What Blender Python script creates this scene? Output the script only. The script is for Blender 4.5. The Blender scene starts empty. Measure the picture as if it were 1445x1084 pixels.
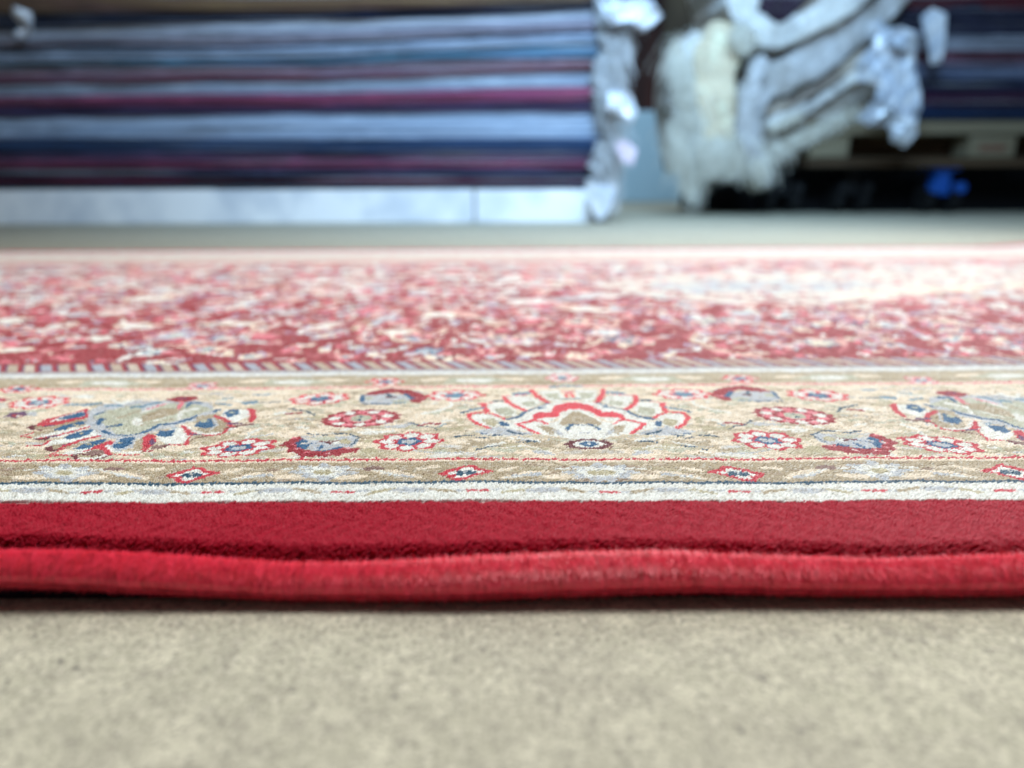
import bpy, math, random
import numpy as np
from mathutils import Matrix, Vector
random.seed(7); rng = np.random.default_rng(7)
scene = bpy.context.scene
COL = scene.collection

# ------------------------------------------------------------------ camera
W, Hh, F = 1445.0, 1084.0, 1044.0
CX, CY, HOR = 691.0, 542.0, 262.0
H = 0.12                                    # lens height above the concrete
TH = math.atan((CY - HOR) / F); ROLL = math.radians(-0.2)
fwd = np.array([0, math.cos(TH), -math.sin(TH)]); up0 = np.array([0, math.sin(TH), math.cos(TH)]); rt0 = np.array([1.0, 0, 0])
rt = rt0 * math.cos(ROLL) + up0 * math.sin(ROLL); up = -rt0 * math.sin(ROLL) + up0 * math.cos(ROLL)
CAM = np.array([0, 0, H])
cam = bpy.data.cameras.new('camera'); camo = bpy.data.objects.new('camera', cam); COL.objects.link(camo)
M = Matrix(((rt[0], up[0], -fwd[0], 0), (rt[1], up[1], -fwd[1], 0), (rt[2], up[2], -fwd[2], H), (0, 0, 0, 1)))
camo.matrix_world = M
cam.sensor_width = 36; cam.lens = F / W * 36; cam.shift_x = (W / 2 - CX) / W
cam.clip_start = 0.01; cam.clip_end = 60
cam.dof.use_dof = True; cam.dof.aperture_fstop = 5.0
scene.camera = camo

def proj(X, Y, Z):
    d = [X - CAM[0], Y - CAM[1], Z - CAM[2]]
    a = sum(d[i] * rt[i] for i in range(3)); b = sum(d[i] * up[i] for i in range(3)); c = sum(d[i] * fwd[i] for i in range(3))
    return CX + F * a / c, CY - F * b / c
def ray(px, py):
    return (px - CX) / F * rt - (py - CY) / F * up + fwd
def on_z(px, py, z):                        # where a line of sight meets height z
    d = ray(px, py); t = (z - CAM[2]) / d[2]; return CAM + d * t
def on_y(px, py, Y):                        # where it meets the upright plane at depth Y
    d = ray(px, py); t = Y / d[1]; return CAM + d * t
def on_rug(px, py):
    z = 0.012
    for _ in range(12):
        p = on_z(px, py, z); z = float(ztop(p[1]))
    return p
cam.dof.focus_distance = float(np.dot(on_z(700, 655, .0125) - CAM, fwd))

def ztop(y):                                # the rug's pile surface: lifted a little at its front edge
    return 0.0107 + 0.0028 * np.clip((0.42 - y) / 0.15, 0, 1)

def skew(X, Y):                             # the rug does not lie quite square
    g = np.interp(Y, [.22, .26, .34, .46, .6, 1.3], [-.005, -.005, .008, .024, .022, .016]); return Y + g * X
# ------------------------------------------------------------------ helpers
def lin(c, k=1.0):
    c = np.asarray(c, float) / 255.0
    return np.where(c <= .04045, c / 12.92, ((c + .055) / 1.055) ** 2.4) * k
def link(o, parent=None):
    COL.objects.link(o)
    if parent: o.parent = parent
    return o
def mesh_obj(name, verts, faces, mat, parent=None, col=None, smooth=False):
    verts = np.asarray(verts, np.float32); me = bpy.data.meshes.new(name)
    if isinstance(faces, np.ndarray):
        n, k = faces.shape
        me.vertices.add(len(verts)); me.vertices.foreach_set('co', verts.ravel())
        me.loops.add(n * k); me.loops.foreach_set('vertex_index', faces.astype(np.int32).ravel())
        me.polygons.add(n); me.polygons.foreach_set('loop_start', np.arange(0, n * k, k, dtype=np.int32))
        me.update(calc_edges=True)
    else:
        me.from_pydata([tuple(map(float, v)) for v in verts], [], faces); me.update()
    if smooth: me.polygons.foreach_set('use_smooth', np.ones(len(me.polygons), dtype=bool))
    if col is not None:
        a = me.color_attributes.new('pattern', 'FLOAT_COLOR', 'POINT')
        c = np.ones((len(verts), 4), np.float32); c[:, :3] = col; a.data.foreach_set('color', c.ravel())
    if mat: me.materials.append(mat)
    return link(bpy.data.objects.new(name, me), parent)
def empty(name, loc=(0, 0, 0)):
    o = bpy.data.objects.new(name, None); o.empty_display_size = .05; link(o); o.location = loc; return o
def tag(o, label=None, cat=None, group=None, kind=None):
    for k, v in (('label', label), ('category', cat), ('group', group), ('kind', kind)):
        if v: o[k] = v
    return o
def parent_keep(ch, root):                  # meshes are made in world space; keep them there
    ch.parent = root; ch.matrix_parent_inverse = Matrix.Translation(-root.location)
def material(name, base=None, rough=.8, attr=None, sheen=0, sheen_tint=(1, 1, 1), noise=None, spec=.3, bump=None, metallic=0, coat=0):
    m = bpy.data.materials.new(name); m.use_nodes = True; nt = m.node_tree; b = nt.nodes['Principled BSDF']
    b.inputs['Roughness'].default_value = rough; b.inputs['Specular IOR Level'].default_value = spec
    b.inputs['Sheen Weight'].default_value = sheen; b.inputs['Sheen Tint'].default_value = (*sheen_tint, 1); b.inputs['Sheen Roughness'].default_value = .45
    b.inputs['Metallic'].default_value = metallic; b.inputs['Coat Weight'].default_value = coat
    src = None
    if attr:
        a = nt.nodes.new('ShaderNodeAttribute'); a.attribute_name = attr; src = a.outputs['Color']
    elif base is not None: b.inputs['Base Color'].default_value = (*base, 1)
    geo = nt.nodes.new('ShaderNodeNewGeometry')
    def noise_node(scale, stretch, detail=5, rgh=.6):
        mp = nt.nodes.new('ShaderNodeMapping'); mp.inputs['Scale'].default_value = stretch; nt.links.new(geo.outputs['Position'], mp.inputs['Vector'])
        n = nt.nodes.new('ShaderNodeTexNoise'); n.inputs['Scale'].default_value = scale; n.inputs['Detail'].default_value = detail; n.inputs['Roughness'].default_value = rgh
        nt.links.new(mp.outputs[0], n.inputs['Vector']); return n
    if noise:                                # [(scale, stretch, colour, lo, hi)]
        for (sc, st, colr, lo, hi) in noise:
            n = noise_node(sc, st); r = nt.nodes.new('ShaderNodeMapRange'); r.inputs['From Min'].default_value = lo; r.inputs['From Max'].default_value = hi
            nt.links.new(n.outputs['Fac'], r.inputs['Value'])
            mx = nt.nodes.new('ShaderNodeMix'); mx.data_type = 'RGBA'; nt.links.new(r.outputs[0], mx.inputs['Factor'])
            if src is None: mx.inputs['A'].default_value = (*base, 1)
            else: nt.links.new(src, mx.inputs['A'])
            mx.inputs['B'].default_value = (*colr, 1); src = mx.outputs['Result']
    if src is not None: nt.links.new(src, b.inputs['Base Color'])
    if bump:
        sc, st, dist, strg = bump
        n = noise_node(sc, st, 6); bp = nt.nodes.new('ShaderNodeBump'); bp.inputs['Distance'].default_value = dist; bp.inputs['Strength'].default_value = strg
        nt.links.new(n.outputs['Fac'], bp.inputs['Height']); nt.links.new(bp.outputs[0], b.inputs['Normal'])
    return m
def smooth_noise(x, seed, octs=((1, 1), (2.3, .5), (5.1, .25))):
    r = np.random.default_rng(seed); s = np.zeros_like(np.asarray(x, float))
    for f, a in octs:
        p = r.uniform(0, 6.28, 3)
        s = s + a * (np.sin(x * f + p[0]) + .6 * np.sin(x * f * 1.63 + p[1]) + .4 * np.sin(x * f * 2.71 + p[2]))
    return s / 2.4

# ------------------------------------------------------------------ pattern painter
# The design of the border is drawn once (half of it; it mirrors about the middle of the large palmette).
X0 = on_rug(845, 664)[0]
PAL = {
 'cream': (235, 224, 204), 'tan': (176, 162, 134), 'olive': (188, 182, 150), 'sage': (188, 193, 174), 'grey': (190, 198, 206),
 'white': (232, 236, 232), 'pink': (222, 120, 135), 'red': (200, 44, 68), 'coral': (222, 66, 84), 'crimson': (160, 14, 42),
 'maroon': (104, 18, 36), 'purple': (104, 66, 110), 'blue': (22, 98, 142), 'navy': (14, 80, 108), 'slate': (100, 146, 172),
 'tanwine': (140, 112, 104), 'ground': (152, 4, 32), 'band': (166, 6, 40)}
class Painter:
    def __init__(s, px, py, base):
        s.px, s.py = px, py; s.c = np.empty((len(px), 3)); s.c[:] = lin(PAL[base])
        s.jx = 0; s.o = (0, 0); s.k = 1.0
        s.order = np.argsort(py, kind='stable'); s.spy = py[s.order]
    def at(s, ox, oy, k): s.o = (ox, oy); s.k = k; return s
    def _pts(s, pts): return np.array([(s.o[0] + x / s.k, s.o[1] + y / s.k) for x, y in pts])
    def _sel(s, x0, y0, x1, y1):
        a, b = np.searchsorted(s.spy, [y0, y1]); i = s.order[a:b]
        return i[(s.px[i] >= x0) & (s.px[i] <= x1)]
    def poly(s, col, pts, cond=None):
        P = s._pts(pts); i = s._sel(P[:, 0].min(), P[:, 1].min(), P[:, 0].max(), P[:, 1].max())
        if not len(i): return
        x, y = s.px[i], s.py[i]; ins = np.zeros(len(i), bool)
        for a, b in zip(P, np.roll(P, -1, 0)):
            if a[1] == b[1]: continue
            h = ((a[1] > y) != (b[1] > y)) & (x < (b[0] - a[0]) * (y - a[1]) / (b[1] - a[1]) + a[0]); ins ^= h
        s.c[i[ins]] = lin(PAL[col])
    def line(s, col, pts, w):                 # w in the same units, measured upright; sideways strokes look 2.6x wider
        P = s._pts(pts); w = w / s.k / 2 * (.74 if s.k > 2 else 1)
        for a, b in zip(P[:-1], P[1:]):
            m = w * 3
            i = s._sel(min(a[0], b[0]) - m, min(a[1], b[1]) - m, max(a[0], b[0]) + m, max(a[1], b[1]) + m)
            if not len(i): continue
            q = np.array([1 / 2.2, 1.0]); A, B = a * q, b * q; X = np.stack([s.px[i], s.py[i]], 1) * q
            d = B - A; L = max(d @ d, 1e-9); t = np.clip(((X - A) @ d) / L, 0, 1); D = X - A - t[:, None] * d
            s.c[i[(D ** 2).sum(1) < w * w]] = lin(PAL[col])
    def ell(s, col, cx, cy, rx, ry, skew=0, inner=0, lobes=0, amp=0, ph=0, al=1):
        c = s._pts([(cx, cy)])[0]; rx, ry = rx / s.k, ry / s.k; m = 1.35
        i = s._sel(c[0] - rx * m - abs(skew) * ry, c[1] - ry * m, c[0] + rx * m + abs(skew) * ry, c[1] + ry * m)
        if not len(i): return
        dy = (s.py[i] - c[1]) / ry; dx = (s.px[i] - c[0]) / rx + skew * dy * .5; r = np.hypot(dx, dy); a = np.arctan2(dy, dx)
        R = 1 + (amp * np.cos(lobes * a + ph) if lobes else 0)
        q = i[(r < R) & (r > inner * R)]; s.c[q] = s.c[q] * (1 - al) + lin(PAL[col]) * al
    def rosette(s, cx, cy, rx, ry, skew=0, cols=('red', 'white', 'blue', 'grey'), n=8):
        s.ell(cols[0], cx, cy, rx, ry, skew, 0, n, .10); rx *= 1.02; ry *= 1.02
        for k in range(n):
            a = 2 * math.pi * k / n
            x, y = math.cos(a) * .66, math.sin(a) * .66
            s.ell(cols[1], cx + (x - skew * y * .5) * rx, cy + y * ry, rx * .215, ry * .235, skew)
        s.ell(cols[2], cx, cy, rx * .36, ry * .40, skew, 0, 5, .12); s.ell(cols[3], cx, cy, rx * .22, ry * .22, skew)
    def wheel(s, cx, cy, rx, ry, skew, cols=('crimson', 'pink', 'sage')):
        s.ell(cols[0], cx, cy, rx, ry, skew, 0, 16, .05)
        for k in range(14):
            a = 2 * math.pi * k / 14; x, y = math.cos(a) * .70, math.sin(a) * .72
            s.ell('white' if k % 2 else cols[1], cx + (x - skew * y * .5) * rx, cy + y * ry, rx * .15, ry * .19, skew)
        s.ell('pink', cx, cy, rx * .42, ry * .45, skew, 0, 8, .15); s.ell(cols[2], cx, cy, rx * .27, ry * .36, skew)
        s.ell('navy', cx + rx * .02, cy - ry * .2, rx * .04, ry * .08); s.ell('navy', cx - rx * .05, cy + ry * .15, rx * .05, ry * .08)

def vine(s, pts, w, rs, leafcol=('olive', 'tan', 'sage')):
    s.line('tan', pts, w * .5)
    P = np.array(pts, float)
    for a, b in zip(P[:-1], P[1:]):
        n = max(1, int(np.hypot(*(b - a)) / 75))
        for k in range(n):
            q = a + (b - a) * (k + rs.random()) / n
            s.ell(leafcol[rs.integers(len(leafcol))], q[0], q[1] + rs.uniform(-w, w), rs.uniform(30, 70), rs.uniform(8, 16), rs.uniform(-1, 1))

def paint_border(px, py):
    """px, py: where each knot of the left half lies in the design drawing."""
    s = Painter(px, py, 'cream'); rs = np.random.default_rng(3)
    # rows, top (inner) to bottom (outer)
    def band(col, a, b): s.at(0, 0, 1).poly(col, [(-900, a), (2400, a), (2400, b), (-900, b)])
    PAL['lighttan'] = (188, 177, 150); band('lighttan', 530, 543.5); band('pink', 544.6, 546.2); band('lighttan', 520, 530); band('grey', 521.5, 529); band('white', 524.5, 527.8)
    # ---- scattered ground leaves of the main border
    s.at(0, 520, 7.225)
    for k in range(520):
        x = rs.uniform(-200, 6150); y = rs.uniform(200, 935); sc = .5 + y / 900
        s.ell(('tan', 'olive', 'tan', 'cream')[rs.integers(4)], x, y, rs.uniform(40, 150) * sc, rs.uniform(7, 22) * sc, rs.uniform(-3, 3), 0, 3, .3, rs.uniform(0, 6), al=rs.uniform(.25, .8))
    for k in range(260):
        x = rs.uniform(-200, 6150); y = rs.uniform(215, 930) ; sc = .5 + y / 900
        s.ell(['tan', 'olive', 'tan', 'sage', 'grey', 'white', 'olive'][rs.integers(7)], x, y, rs.uniform(40, 120) * sc, rs.uniform(7, 19) * sc, rs.uniform(-2, 2), 0, 3, .25, rs.uniform(0, 6), al=rs.uniform(.4, .95))
    for k in range(130):
        x = rs.uniform(-200, 6150); y = rs.uniform(215, 930)
        s.line(['tan', 'olive', 'grey'][rs.integers(3)], [(x, y), (x + rs.uniform(60, 160), y + rs.uniform(-18, 18)), (x + rs.uniform(180, 300), y + rs.uniform(-30, 30))], rs.uniform(6, 10))
    # ---- palmette B, left part
    s.at(0, 520, 7.225)
    vine(s, [(0, 600), (120, 560), (260, 570)], 16, rs); vine(s, [(0, 750), (130, 745), (240, 740)], 14, rs); vine(s, [(-60, 830), (150, 850), (330, 880)], 16, rs)
    s.ell('white', 180, 870, 70, 10)
    s.rosette(410, 322, 280, 62, .9, ('coral', 'white', 'slate', 'grey')); s.rosette(-40, 285, 150, 26, 0, ('crimson', 'pink', 'blue', 'grey'))
    s.ell('grey', 330, 440, 60, 20); s.ell('purple', 170, 450, 100, 32, 1, 0, 5, .2); s.ell('crimson', 180, 460, 60, 16); s.ell('white', 190, 462, 25, 8)
    s.rosette(230, 175, 180, 38, .6, ('coral', 'white', 'slate', 'blue'), 6)
    s.poly('grey', [(880, 440), (960, 380), (1100, 330), (1445, 300), (1445, 700), (1180, 700), (1000, 680), (900, 600), (860, 500)])
    s.poly('sage', [(960, 460), (1100, 400), (1300, 360), (1460, 330), (1460, 640), (1300, 655), (1180, 650), (1120, 590), (1040, 530)])
    s.line('white', [(1180, 300), (1260, 330), (1400, 290)], 30); s.ell('white', 1400, 525, 60, 42); s.line('tan', [(1200, 480), (1330, 440), (1445, 400)], 12)
    s.poly('red', [(370, 545), (480, 490), (640, 450), (900, 385), (905, 475), (700, 520), (400, 565)])
    s.poly('white', [(470, 527), (620, 468), (860, 405), (885, 462), (640, 502)])
    s.poly('blue', [(605, 482), (740, 438), (885, 422), (875, 458), (700, 492), (640, 492)])
    s.poly('tan', [(330, 600), (360, 560), (540, 548), (885, 470), (900, 500), (560, 600), (440, 600)])
    s.poly('maroon', [(252, 582), (330, 550), (400, 556), (350, 575), (350, 592), (440, 598), (430, 610), (330, 606)])
    s.line('red', [(400, 556), (560, 548), (700, 515), (890, 472)], 20); s.line('purple', [(440, 565), (540, 556)], 16)
    s.poly('blue', [(540, 604), (640, 560), (780, 527), (885, 507), (870, 542), (720, 582), (620, 614)]); s.ell('olive', 770, 552, 30, 8)
    s.poly('tan', [(350, 640), (420, 612), (560, 612), (700, 600), (560, 650), (350, 672)])
    s.poly('white', [(340, 682), (560, 622), (900, 556), (925, 575), (600, 684), (380, 692)])
    s.line('red', [(215, 664), (330, 682)], 14); s.line('red', [(225, 660), (350, 628)], 12); s.line('red', [(400, 690), (560, 664), (740, 622), (905, 572)], 18); s.line('maroon', [(360, 694), (440, 706), (480, 690)], 22)
    s.line('purple', [(480, 680), (560, 668)], 16)
    s.poly('white', [(420, 765), (560, 700), (640, 700), (860, 600), (950, 600), (1010, 655), (700, 742), (470, 772)])
    s.poly('blue', [(625, 692), (720, 650), (860, 606), (955, 598), (925, 642), (820, 682), (700, 702)]); s.ell('olive', 830, 640, 26, 9)
    s.line('red', [(280, 768), (420, 765), (500, 715)], 15); s.poly('tan', [(540, 822), (495, 790), (560, 750), (680, 745), (880, 740), (700, 800)])
    s.line('purple', [(620, 765), (700, 745)], 18); s.line('red', [(600, 795), (820, 712), (1010, 665)], 22)
    s.poly('maroon', [(430, 800), (520, 765), (525, 815), (620, 800), (540, 832), (450, 822)])
    s.poly('white', [(590, 862), (780, 800), (1000, 768), (1080, 745), (900, 835), (620, 872)])
    s.poly('blue', [(735, 803), (880, 740), (1085, 686), (1065, 724), (920, 792), (800, 812)]); s.ell('olive', 900, 752, 28, 9); s.ell('olive', 960, 765, 16, 8)
    s.line('red', [(440, 882), (580, 868), (730, 872)], 12); s.line('red', [(450, 880), (640, 800)], 10)
    s.poly('red', [(810, 842), (1100, 718), (1185, 722), (1080, 792), (1135, 862), (1080, 874), (1000, 802)])
    s.poly('tanwine', [(820, 866), (900, 826), (1040, 806), (1060, 855), (920, 876)])
    s.line('white', [(770, 898), (940, 906), (1060, 872)], 26); s.line('maroon', [(720, 880), (790, 850), (900, 872), (1040, 866)], 12); s.line('maroon', [(715, 885), (780, 922), (960, 914), (1110, 872)], 13); s.poly('maroon', [(705, 880), (790, 860), (760, 915), (735, 915)])
    s.poly('tan', [(1330, 840), (1370, 735), (1450, 685), (1450, 855)]); s.poly('grey', [(1100, 790), (1180, 700), (1380, 680), (1340, 800), (1200, 830)])
    s.line('white', [(1080, 765), (1150, 832), (1300, 850), (1400, 838)], 28)
    s.poly('blue', [(1115, 792), (1180, 738), (1260, 688), (1368, 684), (1325, 762), (1250, 802), (1180, 804)]); s.ell('olive', 1215, 740, 26, 10)
    s.line('red', [(1115, 862), (1300, 872), (1445, 868)], 12)
    s.line('blue', [(1060, 620), (1130, 655), (1300, 665), (1445, 640)], 12); s.line('blue', [(1000, 540), (1045, 488)], 34); s.line('blue', [(1095, 572), (1240, 550)], 22); s.line('blue', [(960, 455), (1080, 410)], 14); s.line('blue', [(1060, 620), (1110, 640)], 34)
    s.line('slate', [(690, 345), (850, 342)], 22); s.line('slate', [(860, 352), (1040, 325)], 26); s.line('slate', [(1090, 352), (1260, 348)], 22); s.line('slate', [(1350, 370), (1500, 350)], 24)
    s.ell('white', 880, 260, 110, 18); s.ell('cream', 890, 300, 130, 14)
    # ---- palmette B, right part
    s.at(200, 520, 7.225)
    s.poly('grey', [(0, 300), (200, 310), (400, 280), (700, 330), (760, 440), (520, 520), (300, 560), (0, 655)])
    s.poly('sage', [(0, 420), (250, 330), (520, 335), (740, 400), (500, 470), (300, 525), (0, 625)])
    s.poly('tan', [(0, 460), (200, 390), (380, 380), (480, 410), (200, 480), (0, 530)])
    s.line('white', [(0, 430), (120, 380), (260, 330)], 22); s.line('white', [(380, 492), (400, 420), (580, 382)], 26); s.line('white', [(120, 520), (250, 480)], 18); s.line('tan', [(-20, 560), (180, 520), (330, 490)], 12)
    s.line('blue', [(0, 642), (100, 600), (180, 552), (330, 542), (500, 492), (560, 462)], 22); s.line('grey', [(0, 664), (200, 600), (450, 525), (640, 472)], 16)
    s.poly('tan', [(560, 470), (780, 440), (860, 520), (860, 600), (800, 645), (640, 660), (560, 640)])
    s.poly('white', [(140, 692), (330, 580), (410, 578), (478, 660), (432, 742), (250, 752)]); s.poly('blue', [(145, 664), (180, 618), (340, 606), (305, 662), (220, 684)]); s.line('slate', [(280, 590), (340, 585)], 12)
    s.poly('red', [(405, 575), (450, 560), (530, 640), (492, 682), (465, 765), (430, 745), (480, 680), (430, 605)]); s.line('red', [(230, 757), (465, 757)], 12)
    s.poly('red', [(0, 690), (60, 650), (130, 665), (145, 742), (60, 800), (0, 850)]); s.poly('purple', [(50, 730), (110, 700), (140, 745), (90, 765)]); s.poly('tanwine', [(90, 775), (260, 750), (200, 795), (80, 815)]); s.line('maroon', [(190, 792), (270, 762)], 16); s.line('crimson', [(0, 835), (100, 820)], 14)
    s.line('white', [(455, 565), (540, 622), (640, 652), (780, 640)], 28); s.poly('blue', [(540, 562), (600, 508), (700, 486), (744, 572), (640, 596)]); s.ell('sage', 640, 515, 40, 16)
    s.line('red', [(420, 560), (500, 622), (560, 655), (720, 664), (830, 642), (875, 590)], 16); s.line('grey', [(730, 480), (765, 560), (700, 602)], 16)
    s.line('purple', [(500, 650), (590, 656)], 22); s.line('maroon', [(510, 702), (640, 674)], 14)
    s.poly('white', [(780, 500), (850, 400), (1090, 395), (1100, 470), (960, 525)]); s.poly('blue', [(825, 444), (900, 396), (985, 396), (1005, 444), (900, 474)]); s.ell('sage', 925, 425, 30, 10)
    s.line('red', [(760, 470), (860, 502), (915, 572)], 34); s.poly('red', [(1080, 380), (1165, 400), (1170, 480), (1115, 530), (1085, 520), (1110, 450)])
    s.line('purple', [(880, 540), (990, 540)], 26); s.line('tanwine', [(960, 562), (1120, 548)], 24); s.line('maroon', [(860, 582), (960, 576)], 12); s.line('maroon', [(1080, 548), (1140, 540)], 12)
    s.poly('crimson', [(255, 292), (400, 258), (560, 262), (592, 290), (420, 322), (330, 314)]); s.line('purple', [(380, 280), (460, 285)], 14); s.line('pink', [(70, 392), (180, 357), (260, 330)], 12); s.line('pink', [(380, 380), (420, 320)], 30); s.line('blue', [(460, 372), (500, 322), (610, 330)], 22); s.line('slate', [(0, 370), (100, 335), (190, 320)], 20)
    s.line('blue', [(740, 420), (790, 400)], 24); s.line('slate', [(770, 338), (900, 350)], 22); s.line('white', [(760, 310), (1000, 310)], 22); s.line('slate', [(1050, 332), (1170, 320)], 34); s.line('navy', [(1200, 330), (1400, 325)], 12); s.line('slate', [(1180, 247), (1310, 247)], 14); s.line('slate', [(830, 285), (950, 280)], 14)
    vine(s, [(0, 890), (300, 850), (560, 845), (700, 870)], 18, rs); vine(s, [(600, 745), (740, 735), (900, 660), (1250, 540)], 20, rs); vine(s, [(1100, 870), (1300, 820), (1445, 790)], 20, rs)
    s.line('white', [(1060, 700), (1100, 640), (1220, 590)], 22); s.ell('white', 480, 830, 60, 12); s.line('white', [(1370, 450), (1445, 430)], 26)
    s.rosette(975, 795, 345, 92, .9, ('red', 'white', 'blue', 'grey')); s.rosette(630, 155, 180, 38, .3, ('pink', 'white', 'slate', 'grey'), 6)
    # ---- wheel, half flowers, rosettes
    s.at(380, 520, 7.225)
    vine(s, [(-60, 570), (200, 560), (500, 520)], 16, rs); vine(s, [(900, 740), (1100, 690), (1300, 640), (1445, 610)], 20, rs); vine(s, [(560, 380), (760, 340), (900, 330)], 14, rs); vine(s, [(840, 300), (880, 220)], 14, rs)
    s.line('white', [(80, 440), (220, 440)], 30); s.ell('cream', 200, 650, 160, 30); s.line('white', [(270, 590), (380, 600)], 24); s.line('white', [(740, 620), (860, 590)], 24)
    s.rosette(510, 300, 290, 56, .5, ('coral', 'white', 'blue', 'slate'))
    s.line('navy', [(190, 395), (380, 425), (440, 465)], 16); s.line('crimson', [(170, 450), (320, 440)], 20); s.line('white', [(330, 460), (400, 462)], 16)
    s.wheel(920, 505, 385, 92, .55, ('crimson', 'pink', 'sage'))
    s.poly('crimson', [(85, 782), (150, 738), (285, 682), (340, 712), (240, 762), (320, 820), (440, 838), (560, 835), (700, 796), (760, 800), (925, 808), (860, 852), (740, 862), (690, 888), (590, 882), (540, 898), (470, 884), (420, 908), (350, 890), (300, 908), (255, 860), (160, 842), (180, 800)])
    s.poly('grey', [(300, 770), (500, 712), (700, 690), (870, 685), (905, 740), (840, 795), (700, 800), (560, 826), (400, 832)]); s.poly('sage', [(420, 700), (640, 690), (700, 720), (520, 735)]); s.ell('olive', 760, 740, 60, 26); s.ell('white', 660, 745, 40, 22)
    s.poly('blue', [(235, 762), (320, 712), (385, 738), (310, 760), (370, 820), (310, 822)]); s.line('blue', [(330, 800), (350, 780)], 36); s.line('blue', [(380, 770), (500, 745)], 8); s.line('blue', [(490, 815), (530, 782)], 26); s.line('blue', [(640, 812), (715, 798)], 24); s.line('blue', [(420, 835), (560, 832), (700, 805)], 10)
    s.line('maroon', [(490, 742), (560, 742), (620, 755)], 20); s.line('tanwine', [(590, 735), (680, 730)], 14)
    s.line('navy', [(375, 658), (460, 668), (580, 675)], 15); s.line('navy', [(645, 660), (770, 655)], 17); s.line('navy', [(800, 668), (900, 700), (850, 760), (815, 780)], 11); s.line('white', [(460, 650), (640, 655)], 12); s.line('white', [(700, 630), (820, 620)], 16)
    for x, y in ((230, 705), (230, 775), (370, 850), (580, 858), (790, 808), (270, 815)): s.ell('pink', x, y, 34, 8, 1)
    for x, y in ((380, 852), (590, 850), (240, 772)): s.ell('white', x, y, 18, 5, 1)
    s.ell('olive', 1000, 852, 105, 52); s.line('tan', [(860, 890), (1130, 892)], 20)
    s.at(520, 520, 7.225)
    vine(s, [(600, 450), (760, 440), (900, 410), (1000, 380)], 18, rs); vine(s, [(620, 600), (900, 560), (980, 520)], 20, rs); vine(s, [(700, 830), (900, 830), (1000, 810)], 20, rs)
    s.line('white', [(820, 340), (840, 380), (700, 430), (540, 460)], 20)
    s.poly('grey', [(-100, 340), (-60, 270), (100, 245), (420, 270), (440, 330), (200, 360)]); s.ell('sage', 330, 335, 90, 22); s.ell('sage', -10, 300, 50, 16)
    s.poly('crimson', [(-60, 262), (20, 228), (200, 198), (400, 212), (500, 240), (600, 290), (520, 348), (430, 346), (400, 284), (280, 240), (60, 264)]); s.line('pink', [(470, 300), (560, 300)], 12)
    s.line('blue', [(360, 262), (430, 300)], 30); s.line('maroon', [(170, 290), (270, 288)], 18); s.line('navy', [(180, 255), (210, 280)], 20); s.line('blue', [(-80, 355), (190, 355)], 15); s.line('blue', [(-80, 330), (-70, 270)], 26); s.line('slate', [(230, 350), (350, 345)], 14)
    s.rosette(400, 742, 335, 94, .25, ('red', 'white', 'blue', 'grey')); s.rosette(870, 275, 285, 52, .1, ('coral', 'white', 'slate', 'slate')); s.rosette(160, 132, 185, 38, 0, ('coral', 'white', 'slate', 'slate'), 6)
    s.line('white', [(560, 560), (740, 570)], 30); s.line('crimson', [(500, 582), (600, 560), (705, 568)], 20); s.line('navy', [(390, 543), (520, 588), (620, 600), (700, 632)], 12); s.line('slate', [(700, 600), (780, 560)], 10)
    s.line('grey', [(440, 830), (640, 860), (1000, 865)], 14); s.line('white', [(640, 872), (1000, 872), (1200, 850)], 10)
    # ---- palmette A
    s.at(640, 520, 7.225)
    s.poly('white', [(500, 610), (560, 530), (700, 450), (900, 380), (1000, 345), (1300, 325), (1500, 330), (1500, 720), (1250, 725), (900, 670), (700, 640)])
    s.line('slate', [(975, 190), (1200, 176)], 18); s.line('grey', [(1200, 200), (1300, 205)], 14)
    s.poly('white', [(170, 480), (300, 470), (440, 490), (520, 560), (400, 610), (280, 590), (190, 530)]); s.poly('olive', [(280, 530), (380, 515), (460, 560), (400, 596), (320, 578)])
    s.line('coral', [(150, 470), (145, 510), (240, 572), (345, 612)], 26); s.line('coral', [(150, 464), (290, 452), (430, 482), (515, 522)], 18)
    s.poly('white', [(330, 365), (520, 345), (640, 430), (620, 485), (480, 490), (370, 445)]); s.poly('sage', [(400, 420), (540, 395), (622, 452), (560, 486), (450, 472)])
    s.line('coral', [(290, 368), (325, 445)], 36); s.line('pink', [(250, 368), (400, 344), (500, 322)], 9)
    s.poly('white', [(530, 285), (770, 280), (890, 340), (820, 390), (720, 415), (600, 355)]); s.poly('sage', [(660, 348), (800, 335), (850, 368), (740, 392)]); s.line('coral', [(500, 288), (540, 342), (640, 400), (725, 430)], 28); s.line('pink', [(540, 285), (740, 268)], 8)
    s.poly('white', [(840, 230), (1060, 218), (1120, 300), (1060, 345), (940, 320)]); s.poly('sage', [(910, 262), (1050, 250), (1080, 315), (960, 305)]); s.line('coral', [(780, 225), (850, 290), (950, 352)], 32); s.line('pink', [(1100, 240), (1180, 240)], 20); s.line('coral', [(1140, 260), (1140, 290)], 20)
    s.line('blue', [(520, 522), (640, 500), (705, 450)], 22); s.line('blue', [(705, 445), (830, 402), (955, 355)], 12); s.line('blue', [(480, 560), (510, 580)], 44); s.line('blue', [(860, 410), (910, 400)], 18); s.line('slate', [(1090, 310), (1180, 310)], 14)
    s.line('slate', [(80, 452), (150, 430), (290, 408)], 22); s.line('navy', [(85, 450), (130, 440)], 20); s.line('navy', [(395, 337), (480, 332)], 22); s.line('slate', [(610, 262), (760, 250)], 28)
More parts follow.
